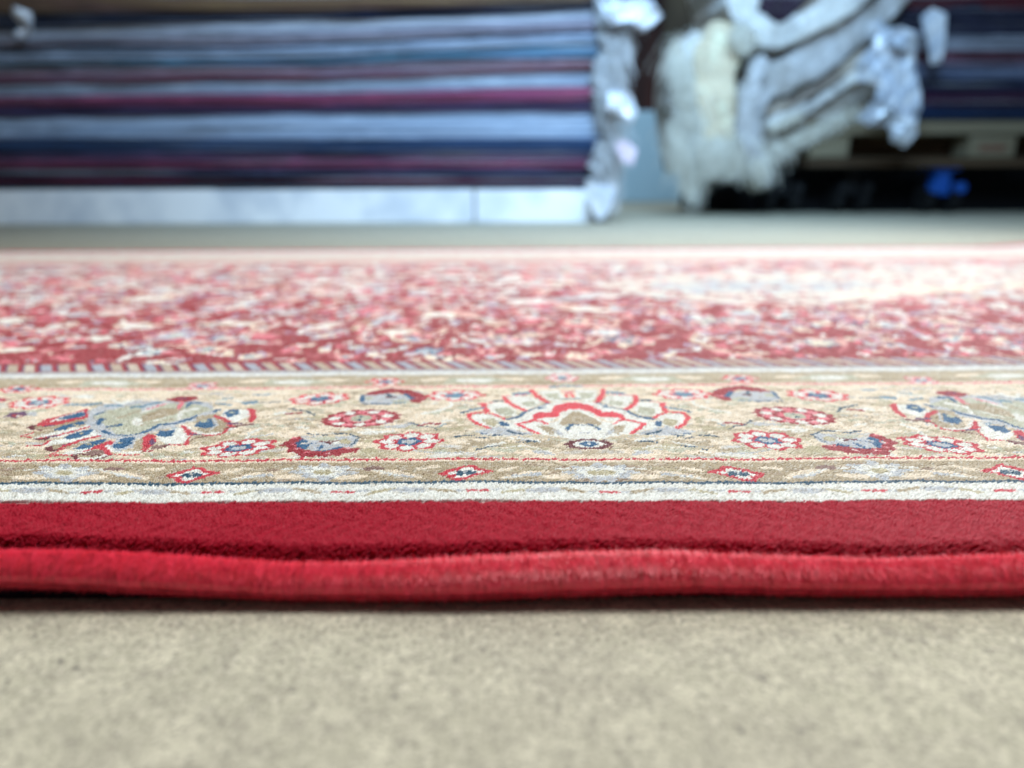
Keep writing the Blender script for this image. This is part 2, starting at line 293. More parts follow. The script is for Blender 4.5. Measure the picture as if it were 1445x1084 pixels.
    s.poly('coral', [(985, 420), (1040, 372), (1180, 342), (1310, 348), (1410, 400), (1500, 470), (1500, 500), (1360, 476), (1300, 430), (1230, 412), (1150, 420), (1080, 452), (1055, 494), (960, 500), (880, 505), (790, 520), (790, 475), (860, 448), (980, 450)])
    s.line('coral', [(830, 520), (640, 568), (720, 610), (850, 662)], 24); s.line('coral', [(800, 528), (860, 535), (940, 562)], 16)
    s.poly('tan', [(1060, 560), (1120, 500), (1210, 435), (1300, 480), (1420, 560), (1200, 570), (1100, 580)]); s.poly('tan', [(840, 582), (960, 588), (1050, 640), (1000, 678), (900, 625)]); s.poly('cream', [(1110, 480), (1040, 540), (940, 560), (1010, 520)])
    s.poly('sage', [(1120, 580), (1300, 575), (1300, 610), (1140, 620)]); s.line('blue', [(1140, 622), (1200, 572), (1350, 605)], 26); s.ell('white', 1250, 600, 70, 22); s.poly('grey', [(980, 620), (1150, 640), (1340, 650), (1200, 700), (1060, 670)]); s.poly('white', [(1040, 620), (1240, 640), (1320, 690), (1160, 700)])
    s.poly('grey', [(170, 645), (450, 600), (840, 672), (600, 690), (340, 672)]); s.line('tan', [(250, 760), (450, 740), (600, 720), (780, 790)], 14); s.line('tan', [(800, 740), (1000, 800), (1100, 820)], 26); s.ell('tan', 900, 760, 160, 36, 1); s.ell('olive', 860, 820, 120, 16); s.line('white', [(560, 715), (760, 725), (860, 740)], 20); s.line('white', [(330, 790), (500, 760)], 22); s.line('white', [(480, 810), (760, 790), (980, 850)], 10)
    s.line('navy', [(5, 698), (90, 684), (190, 688)], 15); s.line('navy', [(230, 702), (350, 716)], 13); s.line('blue', [(270, 665), (330, 672)], 12); s.line('navy', [(350, 690), (465, 686)], 16); s.line('navy', [(535, 640), (600, 660), (705, 676)], 22); s.line('navy', [(650, 758), (780, 742), (840, 748)], 17); s.line('navy', [(215, 832), (270, 824)], 14); s.line('navy', [(310, 808), (450, 792)], 12)
    s.ell('maroon', 1365, 770, 240, 52, 0, 0, 10, .07); s.ell('white', 1365, 770, 160, 34); s.ell('blue', 1365, 770, 85, 24); s.ell('white', 1368, 768, 18, 8)
    s.rosette(1120, 100, 185, 42, 0, ('pink', 'white', 'slate', 'slate'), 6)
    # ---- upper guard: pale leaves between the rosettes
    s.at(0, 0, 1)
    for c in (-98, 158, 414, 668, 922):
        s.ell('sage', c, 537, 44, 4.6, 0, 0, 5, .2); s.ell('white', c, 537, 28, 2.8); s.ell('tan', c - 88, 540, 22, 2.4, 1); s.ell('tan', c + 88, 540, 22, 2.4, -1); s.ell('cream', c - 55, 535, 18, 2.2, 1); s.ell('cream', c + 55, 535, 18, 2.2, -1)
    # ---- lower guard
    for y0, y1, col in ((646.4, 650.2, 'cream'), (650.2, 651.9, 'cream'), (651.9, 679, 'tan')): band(col, y0, y1)
    for k in range(160): s.ell(('olive', 'cream', 'tan', 'tanwine', 'lighttan')[rs.integers(5)], rs.uniform(-60, 900), rs.uniform(653, 678), rs.uniform(8, 26), rs.uniform(1, 2.6), rs.uniform(-2, 2), al=rs.uniform(.2, .6))
    for c in (88, 455, 840):
        s.ell('grey', c, 666, 42, 11, 0, 0, 8, .2); s.ell('white', c, 665, 26, 7, 0, 0, 6, .25); s.ell('olive', c - 2, 666, 13, 3.5); s.ell('cream', c + 40, 672.5, 22, 3.6, .6); s.ell('cream', c - 52, 673, 24, 3.4, -.6); s.line('white', [(c + 22, 660.5), (c + 62, 662)], 1.6); s.line('white', [(c - 60, 662), (c - 22, 660.5)], 1.6); s.ell('tanwine', c + 70, 661, 16, 3)
    for c, k in ((176, 1), (360, -1), (560, 1), (742, -1)):
        s.poly('cream', [(c - 40, 669 - 6 * k), (c - 5, 664 - 1.5 * k), (c + 36, 668 + 4 * k), (c + 30, 672 + 4 * k), (c - 5, 671 + .5 * k), (c - 36, 671 - 5 * k)])
        s.poly('grey', [(c - 26, 669 - 3 * k), (c + 20, 669 + 2.5 * k), (c + 22, 673 + 2 * k), (c - 10, 672 - .5 * k)]); s.line('white', [(c - 34, 669 - 6 * k), (c, 671 - .5 * k)], 1.8)
    for c in (-115, 270, 655):
        s.line('cream', [(c - 66, 661), (c - 40, 658.5)], 3); s.line('cream', [(c + 48, 664), (c + 70, 660)], 3.6)
        s.poly('red', [(c - 38, 669), (c - 20, 662.5), (c - 4, 659.5), (c + 4, 656.8), (c + 14, 658), (c + 20, 662), (c + 36, 664.5), (c + 40, 667), (c + 22, 670.5), (c + 8, 675), (c - 6, 679.5), (c - 20, 678), (c - 26, 673.5)])
        s.poly('white', [(c - 28, 669), (c - 12, 665), (c - 2, 662), (c + 4, 659.8), (c + 12, 662), (c + 14, 665), (c + 29, 666.5), (c + 14, 669.3), (c + 2, 673), (c - 6, 676), (c - 16, 675.5), (c - 14, 671.5)])
        s.ell('navy', c - 7, 668.6, 7.5, 3.3); s.ell('navy', c + 6, 668.2, 7.5, 3.3); s.ell('grey', c - 1, 666.6, 3, 1.6)
    s.at(0, 0, 1)
    # red pin line with its little points
    band('red', 647.4, 649.6)
    m = (s.py > 645.8) & (s.py < 649.6) & (np.sin(s.px * .35 + 2 * np.sin(s.px * .07)) > .72) ; s.c[m] = lin(PAL['red'])
    m = (s.py > 647.3) & (s.py < 649.8) & (np.sin(s.px * .52 + 1.2 * np.sin(s.px * .05)) > .94) ; s.c[m] = lin(PAL['cream'])
    # ---- outer white guard
    band('white', 681.6, 708); band('navy', 679.0, 681.6)
    m = (s.py > 681.4) & (s.py < 682.8) & (np.sin(s.px * .6) > .2); s.c[m] = lin(PAL['navy'])
    for c in (-55, 125, 297, 481, 672, 857):
        s.ell('red', c - 8, 693.4, 9, 1.7); s.ell('red', c + 9, 693, 8, 1.7); s.line('grey', [(c - 34, 694), (c - 20, 693)], 2); s.line('grey', [(c + 22, 692), (c + 40, 691)], 2)
        s.line('tan', [(c - 66, 690), (c - 48, 692), (c - 34, 694.5)], 3.2); s.line('olive', [(c + 36, 696), (c + 52, 692.5), (c + 72, 690)], 3.2)
    for c in (35, 212, 388, 576, 766): s.ell('grey', c, 691.5, 27, 3.6, 0, 0, 7, .12)
    # old wool takes the dye unevenly: pale areas are gently mottled in streaks
    nz = np.sin(s.px * .21 + 2.1 * np.sin(s.py * .9 + s.px * .05)) * np.sin(s.py * 1.3 + 1.7 * np.sin(s.px * .11)) + .6 * np.sin(s.px * .47 + s.py * 1.9)
    m = (nz > .55) & (s.c.min(1) > .22); s.c[m] = s.c[m] * .62 + lin(PAL['tan']) * .38
    m = (nz < -.75) & (s.c.min(1) > .15); s.c[m] = s.c[m] * .6 + lin(PAL['white']) * .4
    return s.c

def border_colours(X, Y):
    """Colour of each knot at rug position X, Y (metres)."""
    Xm = X0 - np.abs(X - X0)
    px, py = proj(Xm, Y, ztop(Y)); px = np.abs(px - 1) + 1
    # take the small roll of the camera out of the rows so that the rows run straight along the rug
    pc = proj(np.full_like(Y, 0.0) , Y, ztop(Y))[1]
    py = pc + .35
    px = px + rng.normal(0, .7, len(px)); py = py + rng.normal(0, .22, len(py))
    c = paint_border(px, py)
    fld = Y > Y_FIELD; m = Y > Y_STRIPE
    st = m & ~fld
    s = (X / .0107 + (Y - Y_STRIPE) * 53) % 1.0
    k = np.floor(X / .0107 + (Y - Y_STRIPE) * 53).astype(int) % 3
    cc = np.where((s < .26)[:, None], lin(PAL['crimson']), np.where((s < .40)[:, None], lin(PAL['purple']), np.where((k == 0)[:, None], lin((206, 196, 182)), np.where((k == 1)[:, None], lin((172, 180, 192)), lin((192, 178, 160))))))
    c[st] = cc[st]
    edge = st & ((Y - Y_STRIPE) < .0022); c[edge] = lin((150, 120, 130))
    if fld.any(): c[fld] = field_colours(X[fld], Y[fld])
    red = Y < Y_BAND; c[red] = lin(PAL['band'])
    return c

def yrow(py, z=None):
    return float(on_rug(CX, py)[1])
Y_BAND, Y_STRIPE, Y_FIELD, Y_FARB, Y_FARE = yrow(705), yrow(520.5), yrow(509), yrow(371), yrow(351)
print('rows', Y_BAND, Y_STRIPE, Y_FIELD, Y_FARB, Y_FARE, 'focus', cam.dof.focus_distance)

# blossoms, leaves and curling stems of the red field, drawn in rug metres
_rs = np.random.default_rng(11); FX0, FX1 = -1.2, 1.35; RES = .0016
def make_field():
    nx = int((FX1 - FX0) / RES); ny = int((Y_FARE - Y_FIELD + .02) / RES)
    g = np.empty((ny, nx, 3)); g[:] = lin(PAL['ground'])
    ys = Y_FIELD + (np.arange(ny) + .5) * RES; xs = FX0 + (np.arange(nx) + .5) * RES
    def stamp(col, cx, cy, rx, ry, ang=0, lobes=0, amp=0, ph=0, inner=0):
        R = max(rx, ry) * 1.4
        i0, i1 = np.searchsorted(xs, [cx - R, cx + R]); j0, j1 = np.searchsorted(ys, [cy - R, cy + R])
        if i0 >= i1 or j0 >= j1: return
        XX, YY = np.meshgrid(xs[i0:i1] - cx, ys[j0:j1] - cy); c, s_ = math.cos(ang), math.sin(ang)
        u = (XX * c + YY * s_) / rx; v = (-XX * s_ + YY * c) / ry; r = np.hypot(u, v); a = np.arctan2(v, u); L = 1 + (amp * np.cos(lobes * a + ph) if lobes else 0)
        m = (r < L) & (r > inner * L); g[j0:j1, i0:i1][m] = lin(PAL[col]) if isinstance(col, str) else lin(col)
    PAL['rose'] = (196, 104, 112); PAL['palegrey'] = (222, 220, 212); PAL['peach'] = (226, 186, 176); PAL['lilac'] = (176, 160, 186)
    # stems
    for k in range(420):
        x, y = _rs.uniform(FX0, FX1), _rs.uniform(Y_FIELD, Y_FARE); a = _rs.uniform(0, 6.28); cv = _rs.uniform(-60, 60); col = ['peach', 'rose', 'olive', 'lilac', 'cream'][_rs.integers(5)]
        for q in range(int(_rs.integers(30, 70))):
            stamp(col, x, y, .0022, .0022); x += .0026 * math.cos(a); y += .0026 * math.sin(a); a += cv * .0026
    for k in range(9000):                    # leaves
        x, y = _rs.uniform(FX0, FX1), _rs.uniform(Y_FIELD, Y_FARE)
        stamp(['rose', 'peach', 'cream', 'grey', 'pink', 'lilac', 'pink', 'white', 'crimson'][_rs.integers(9)], x, y, _rs.uniform(.0035, .011), _rs.uniform(.0016, .0042), _rs.uniform(0, 3.14))
    for k in range(1700):                     # blossoms
        x, y = _rs.uniform(FX0, FX1), _rs.uniform(Y_FIELD, Y_FARE); r = _rs.uniform(.005, .014); n = int(_rs.integers(5, 9)); ph = _rs.uniform(0, 6)
        o = ['rose', 'peach', 'maroon', 'pink', 'blue', 'lilac', 'crimson'][_rs.integers(7)]; i = ['white', 'cream', 'grey', 'peach', 'pink'][_rs.integers(5)]
        stamp(o, x, y, r, r, 0, n, .15, ph); stamp(i, x, y, r * .78, r * .78, 0, n, .18, ph); stamp(['blue', 'rose', 'crimson', 'slate', 'sage'][_rs.integers(5)], x, y, r * .36, r * .36); stamp('cream', x, y, r * .16, r * .16)
    for k in range(15000):                   # small buds and leaf tips, thicker far back to paint the pale sheen
        x = _rs.uniform(FX0, FX1); y = Y_FIELD + (Y_FARB - Y_FIELD) * _rs.power(1.5)
        stamp(['white', 'grey', 'rose', 'pink', 'crimson', 'white', 'peach', 'ground', 'lilac'][_rs.integers(9)], x, y, _rs.uniform(.002, .007), _rs.uniform(.0016, .0034), _rs.uniform(0, 3.14))
    for k in range(2600):  # pale flecks crowding the far side: sheen wash painted into the pattern
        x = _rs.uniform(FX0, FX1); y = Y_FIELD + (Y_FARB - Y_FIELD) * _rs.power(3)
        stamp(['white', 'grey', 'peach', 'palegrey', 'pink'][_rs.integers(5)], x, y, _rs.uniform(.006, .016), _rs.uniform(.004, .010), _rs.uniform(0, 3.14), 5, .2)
    for k in range(60):                      # open patches of ground close to the stripe
        x = FX0 + (FX1 - FX0) * (k + _rs.uniform(.1, .9)) / 60; stamp('ground', x, Y_FIELD + _rs.uniform(.004, .05), _rs.uniform(.008, .018), _rs.uniform(.005, .011), _rs.uniform(0, 3), 3, .2)
        stamp('crimson', x + .02, Y_FIELD + .002, .012, .003)
    # pale arms of the medallion
    def px_poly(col, pts, fringe=.0):
        P = np.array([on_rug(x, y)[:2] for x, y in pts]); XX, YY = np.meshgrid(xs, ys)
        YYw = YY + .006 * np.sin(XX * 90) + .004 * np.sin(XX * 230 + 1)
        ins = np.zeros(XX.shape, bool)
        for a, b in zip(P, np.roll(P, -1, 0)):
            if a[1] == b[1]: continue
            ins ^= ((a[1] > YYw) != (b[1] > YYw)) & (XX < (b[0] - a[0]) * (YYw - a[1]) / (b[1] - a[1]) + a[0])
        n = (_rs.random((ny // 5 + 1, nx // 6 + 1)) < fringe).repeat(5, 0).repeat(6, 1)[:ny, :nx]
        n |= (np.sin(XX * 75 + 3 * np.sin(YY * 60)) * np.sin(YY * 95 + 2 * np.sin(XX * 50)) > .62)
        g[ins & ~n] = lin(PAL[col]); return ins
    px_poly('palegrey', [(835, 404), (880, 393), (1000, 388), (1150, 384), (1300, 379), (1700, 372), (1700, 405), (1445, 411), (1330, 415), (1260, 424), (1180, 431), (1080, 431), (960, 424), (880, 414)], .22)
    px_poly('grey', [(900, 404), (1000, 396), (1200, 398), (1260, 404), (1150, 412), (980, 414)], .3)
    px_poly('cream', [(1180, 420), (1260, 410), (1500, 398), (1500, 405), (1300, 416)], .2)
    for (x, y, w) in ((620, 443, 30), (745, 425, 28), (825, 437, 30), (790, 398, 26), (650, 390, 24), (210, 420, 34), (20, 448, 22), (340, 455, 22), (560, 468, 26), (30, 490, 22), (190, 457, 26)):
        p = on_rug(x, y); q = on_rug(x + w, y); r = abs(q[0] - p[0])
        stamp('cream' if w % 4 else 'white', p[0], p[1], r, r * .7, 0, 6, .15); stamp('white', p[0], p[1], r * .7, r * .45, 0, 6, .15)
    # far border rows
    for j in range(ny):
        if ys[j] > Y_FARB:
            base = np.where(_rs.random((nx // 8 + 1, 1)) < .22, lin((214, 170, 165)), lin((226, 218, 208))).repeat(8, 0)[:nx]; g[j] = base
        if Y_FARB < ys[j] < Y_FARB + .02: g[j] = lin((200, 120, 125))
        if ys[j] > Y_FARE - .075: g[j] = lin(PAL['white'])
        if ys[j] > Y_FARE - .035: g[j] = lin(PAL['red'])
    return g, xs, ys
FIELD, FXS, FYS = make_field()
def field_colours(X, Y):
    i = np.clip(((X - FX0) / RES).astype(int), 0, FIELD.shape[1] - 1); j = np.clip(((Y - Y_FIELD) / RES).astype(int), 0, FIELD.shape[0] - 1)
    return FIELD[j, i]

# ------------------------------------------------------------------ materials
m_pile = material('wool_pile', attr='pattern', rough=.42, spec=.7, sheen=.28, sheen_tint=(1, .97, .95))
m_band = material('red_pile', attr='pattern', rough=.45, spec=.28, sheen=.16, sheen_tint=(1, .2, .35))
m_bind = material('red_yarn', base=lin((252, 56, 90)), rough=.42, spec=.6, sheen=.9, sheen_tint=(1, .4, .5), noise=[(260, (1, .3, .3), lin((236, 34, 62)), .45, .7), (1400, (1, .12, .12), lin((206, 24, 52)), .48, .68), (1100, (1.3, .1, .1), lin((246, 66, 86)), .52, .9)])
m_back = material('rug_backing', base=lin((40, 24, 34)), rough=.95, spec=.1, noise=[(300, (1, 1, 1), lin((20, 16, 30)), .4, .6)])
m_conc = material('concrete', base=lin((182, 180, 160)), rough=.8, spec=.25,
    noise=[(9, (1, 1, 1), lin((172, 168, 152)), .42, .66), (60, (1, 1, 1), lin((204, 201, 180)), .45, .70), (150, (1, .8, 1), lin((160, 157, 142)), .46, .70), (330, (1.2, .8, 1), lin((214, 210, 190)), .52, .74), (300, (1.2, .9, 1), lin((104, 102, 100)), .60, .72), (700, (1, 1, 1), lin((128, 125, 114)), .50, .66)], bump=(260, (1, 1, 1), .0010, .9))

# ------------------------------------------------------------------ rug
rug = empty('oriental_rug', (0, float(Y_BAND), 0))
tag(rug, 'red oriental rug with cream floral border and rolled edge, spread flat on the floor', 'rug')
def lerp_tab(tab, x):
    t = np.array(tab); return np.interp(x, t[:, 0], t[:, 1])
crease_px = [(-400, 764), (0, 758), (110, 762), (280, 769), (400, 775), (500, 775), (650, 771), (800, 767), (930, 766), (1045, 769), (1250, 773), (1400, 770), (1445, 769), (1900, 773)]
Yt0 = float(on_z(CX, 815, .007)[1])         # depth of the rolled edge
def crease_y(X):
    px = proj(X, Yt0 + .008, .0125)[0]; py = lerp_tab(crease_px, px)
    return np.array([on_z(a, b, .0128)[1] for a, b in zip(np.atleast_1d(px), np.atleast_1d(py))])
xs_t = np.linspace(-.6, .65, 400); cy_t = crease_y(xs_t)

def tufts(name, xa, xb, ya, yb, pitch, mat, hgt=.0024, jit=.35, front=False, lean=(0, 0), width=1.12, lsd=.16, colf=None, zj=.0001):
    nx = int((xb - xa) / pitch); ny = int((yb - ya) / pitch)
    X, Y = np.meshgrid(xa + (np.arange(nx) + .5) * pitch, ya + (np.arange(ny) + .5) * pitch); X, Y = X.ravel(), Y.ravel()
    qx, qy = proj(X, Y, ztop(Y)); kk = (qx > -170) & (qx < 1610); X, Y = X[kk], Y[kk]
    # the weave wanders a little, so no row is ruler-straight
    wob = .0006 * np.sin(X * 31 + Y * 8) + .0004 * np.sin(X * 83 + 2) + .0003 * np.sin(X * 190 + Y * 60)
    if front:
        ce = np.interp(X, xs_t, cy_t) + rng.normal(0, .0005, len(X)); k = Y > ce; X, Y, ce, wob = X[k], Y[k], ce[k], wob[k]
    C = colf(X, Y) if colf else border_colours(X, Y) if mat is m_pile else np.tile(lin(PAL['band']), (len(X), 1))
    Yw = Y + (wob if mat is m_pile else 0) 
    n = len(X); z = ztop(Y) + rng.normal(0, zj, n)
    if mat is m_band:
        z += .00025 * np.sin(X * 400 + Y * 230) * np.sin(Y * 500 - X * 140) + .0002 * np.sin(X * 900 + 3 * np.sin(Y * 300))
        z -= .0004
    lx = rng.normal(lean[0], lsd, n) + .15 * np.sin(X * 60 + 2 * np.sin(Y * 45)); ly = rng.normal(lean[1], lsd, n)
    if front:
        t = np.clip(1 - (Y - ce) / .004, 0, 1); z -= .0036 * t ** 2; ly -= 1.1 * t
    X = X + rng.uniform(-jit, jit, n) * pitch; Yw = Yw + rng.uniform(-jit, jit, n) * pitch
    C = C * rng.normal(1, .07, n).clip(.8, 1.2)[:, None]
    Yw = Yw if front else skew(X, Yw)
    ang = rng.uniform(0, 1.57, n); w = pitch * width * .72
    V = np.empty((n, 12, 3), np.float32)
    for k in range(4):
        a = ang + k * 1.5708; ca, sa = np.cos(a), np.sin(a)
        for lev, (ww, hh, lf) in enumerate(((1.0, -hgt, -.5), (1.05, -hgt * .22, .1), (.42, rng.normal(0, .00007, n), .28))):
            V[:, lev * 4 + k, 0] = X + ca * w * ww + lx * hgt * lf; V[:, lev * 4 + k, 1] = Yw + sa * w * ww + ly * hgt * lf; V[:, lev * 4 + k, 2] = z + hh
    q = []
    for lev in (0, 4):
        for k in range(4): q.append((lev + k, lev + (k + 1) % 4, lev + 4 + (k + 1) % 4, lev + 4 + k))
    q.append((8, 9, 10, 11))
    Fc = (np.arange(n)[:, None, None] * 12 + np.array(q)[None]).reshape(-1, 4)
    o = mesh_obj(name, V.reshape(-1, 3), Fc, mat, None, np.repeat(np.clip(C, 0, 1), 12, 0)); parent_keep(o, rug); return o
LEAN = (.95, -.12)
bt = tufts('floral_border', -.42, .46, Y_BAND, Y_FIELD, .00084, m_pile, .0028, lean=LEAN)
rb = tufts('red_edge_band', -.28, .30, float(cy_t.min()) - .001, Y_BAND, .00066, m_band, .0026, front=True, lean=LEAN, zj=.00009, width=1.3)
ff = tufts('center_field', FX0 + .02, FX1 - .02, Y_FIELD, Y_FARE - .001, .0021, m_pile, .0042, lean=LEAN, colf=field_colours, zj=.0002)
# a knotted ground under the pile and the far field, one coloured sheet with a rough top
def sheet(name, xa, xb, ya, yb, dx, dy, drop, amp, mat, colf, parent=rug):
    nx, ny = int((xb - xa) / dx) + 1, int((yb - ya) / dy) + 1
    xs, ys = np.linspace(xa, xb, nx), np.linspace(ya, yb, ny); X, Y = np.meshgrid(xs, ys); Xf, Yf = X.ravel(), Y.ravel()
    Z = ztop(Yf) - drop + rng.normal(0, amp, len(Xf)) + .0012 * np.sin(Xf * 9 + 1) * np.sin(Yf * 7) * np.clip((Yf - .5) * 3, 0, 1)
    Z += .010 * np.clip((Xf - .80) / .2, 0, 1) ** 2 * np.clip((Yf - 1.1) / .2, 0, 1) ** 2
    Fc = (np.arange(ny - 1)[:, None] * nx + np.arange(nx - 1)[None]).ravel(); Fc = np.stack([Fc, Fc + 1, Fc + nx + 1, Fc + nx], 1)
    o = mesh_obj(name, np.stack([Xf, skew(Xf, Yf), Z], 1), Fc, mat, None, colf(Xf, Yf)); parent_keep(o, rug); return o
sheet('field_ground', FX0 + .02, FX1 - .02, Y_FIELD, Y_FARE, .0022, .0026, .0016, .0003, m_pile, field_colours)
sheet('border_ground', FX0 + .02, FX1 - .02, Y_BAND - .0005, Y_FIELD, .0018, .0016, .0014, .00005, m_pile, lambda x, y: border_colours(x, y))
sheet('band_ground', FX0 + .02, FX1 - .02, float(cy_t.max()) + .003, Y_BAND - .0005, .004, .0016, .0016, .00005, m_band, lambda x, y: np.tile(lin(PAL['band']), (len(x), 1)))
# backing: the dark slab of foundation below the pile
def box_mesh(x0, x1, y0, y1, z0, z1):
    v = [(x, y, z) for x in (x0, x1) for y in (y0, y1) for z in (z0, z1)]
    return v, [(0, 1, 3, 2), (4, 6, 7, 5), (0, 4, 5, 1), (2, 3, 7, 6), (0, 2, 6, 4), (1, 5, 7, 3)]
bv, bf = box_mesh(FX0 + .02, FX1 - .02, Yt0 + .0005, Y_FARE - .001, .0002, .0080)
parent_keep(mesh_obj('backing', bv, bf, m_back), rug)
# rolled edge: a cord bound round and round with red yarn
roll_top = [(-400, 781), (0, 780), (110, 782), (280, 790), (400, 797), (500, 796), (650, 790), (800, 785), (950, 782), (1045, 787), (1250, 791), (1400, 787), (1445, 786), (1900, 789)]
roll_bot = [(-400, 823), (0, 825), (110, 829), (200, 834), (400, 841), (660, 842), (800, 838), (1000, 832), (1100, 834), (1445, 835), (1900, 838)]
def roll_at(X):
    px = proj(X, Yt0, .007)[0]; a, b = lerp_tab(roll_top, px), lerp_tab(roll_bot, px); mid = (a + b) / 2
    zc = np.array([on_y(p, q, Yt0)[2] for p, q in zip(px, mid)]); sc = F / (Yt0 * math.cos(TH) + (H - zc) * math.sin(TH))
    return zc, (b - a) / 2 / sc
NS, NA = 2600, 40
xs = np.concatenate([np.linspace(FX0 + .02, -.3, 60)[:-1], np.linspace(-.3, .33, NS), np.linspace(.33, FX1 - .02, 60)[1:]])
zc, rr = roll_at(xs); zc = zc + 0; A = np.linspace(0, 2 * math.pi, NA, endpoint=False)
XX, AA = np.meshgrid(xs, A, indexing='ij')
ridge = np.sin((XX + .0018 * np.cos(AA)) / .00055 * 2 * math.pi + 2.5 * np.sin(XX * 210)) * (.6 + .4 * np.sin(XX * 330 + 1)); lump = smooth_noise(XX * 160, 5) * .00010 + smooth_noise(XX * 700 + 3 * np.sin(AA + 1), 6) * .00010
R = rr[:, None] + .00016 * ridge + lump
Yc = Yt0 + .0006 * np.sin(xs * 40)
V = np.stack([XX, Yc[:, None] + R * 1.06 * np.cos(AA), np.maximum(zc[:, None] + R * np.sin(AA), .0004)], -1).reshape(-1, 3)
Fi = (np.arange(len(xs) - 1)[:, None] * NA + np.arange(NA)[None]); Fj = (np.arange(len(xs) - 1)[:, None] * NA + (np.arange(NA)[None] + 1) % NA)
Fc = np.stack([Fi, Fj, Fj + NA, Fi + NA], -1).reshape(-1, 4)
bind = mesh_obj('rolled_edge', V, Fc, m_bind, None, None, True); parent_keep(bind, rug)
# loose fibres standing off the yarn
n = 220000; x = rng.uniform(-.24, .26, n); a = rng.uniform(-2.6, 2.9, n) ; z0, r0 = roll_at(x[:1]); z0 = np.interp(x, xs, zc); r0 = np.interp(x, xs, rr)
L = rng.gamma(2.6, .00046, n) + .0004; w = .00012; da = L / r0 * rng.choice([-1, 1], n) * .8; out = L * rng.uniform(.15, .8, n); dx = rng.normal(0, .35, n) * L
p0 = np.stack([x, Yt0 + .0006 * np.sin(x * 40) + r0 * 1.06 * np.cos(a), z0 + r0 * np.sin(a)], 1)
p1 = np.stack([x + dx, Yt0 + .0006 * np.sin(x * 40) + (r0 + out) * 1.06 * np.cos(a + da), np.maximum(z0 + (r0 + out) * np.sin(a + da), .0004)], 1)
V = np.stack([p0 - [w, 0, 0], p0 + [w, 0, 0], p1], 1).reshape(-1, 3); Fc = np.arange(n * 3).reshape(-1, 3)
fz = mesh_obj('loose_fibres', V, Fc, m_bind); fz.parent = bind; fz['kind'] = 'stuff'; fz.matrix_parent_inverse = Matrix.Identity(4)

# ------------------------------------------------------------------ floor, wall
N = 40
fv = [(-9, -3, 0), (9, -3, 0), (9, 7.5, 0), (-9, 7.5, 0)]
tag(mesh_obj('floor', fv, [(0, 1, 2, 3)], m_conc), kind='structure')
m_wall = material('dark_wall', base=lin((96, 88, 74)), rough=.9, noise=[(2.5, (1, 1, .4), lin((60, 54, 48)), .4, .65)])
v, f = box_mesh(-9, 9, 6.6, 6.8, 0, 4); tag(mesh_obj('wall', v, f, m_wall), kind='structure')

# ------------------------------------------------------------------ lights
def area(name, loc, target, size, power, color, sy=None):
    l = bpy.data.lights.new(name, 'AREA'); l.energy = power; l.color = color; l.size = size
    if sy: l.shape = 'RECTANGLE'; l.size_y = sy
    o = bpy.data.objects.new(name, l); COL.objects.link(o); o.location = loc
    o.rotation_euler = (Vector(target) - Vector(loc)).to_track_quat('-Z', 'Y').to_euler(); return o
area('roof_light', (.22, .58, 1.5), (.05, .3, 0), .6, 28, (1, .99, .97))
area('window_light', (1.15, 1.55, 1.1), (.3, .45, 0), .9, 18, (.96, .98, 1.0))
area('door_daylight', (.45, .95, 1.75), (.35, 3.2, .85), 1.1, 46, (.42, .70, 1.0)).data.spread = math.radians(115)
area('box_fill_lamp', (.9, 4.0, 2.8), (.9, 5.6, .3), 1.0, 52, (.66, .84, 1.0))  # added fill lamp, brightens the pale blue box and the wall behind
w = bpy.data.worlds.new('World'); scene.world = w; w.use_nodes = True; bg = w.node_tree.nodes['Background']
bg.inputs[0].default_value = (.95, .96, 1, 1); bg.inputs[1].default_value = .07

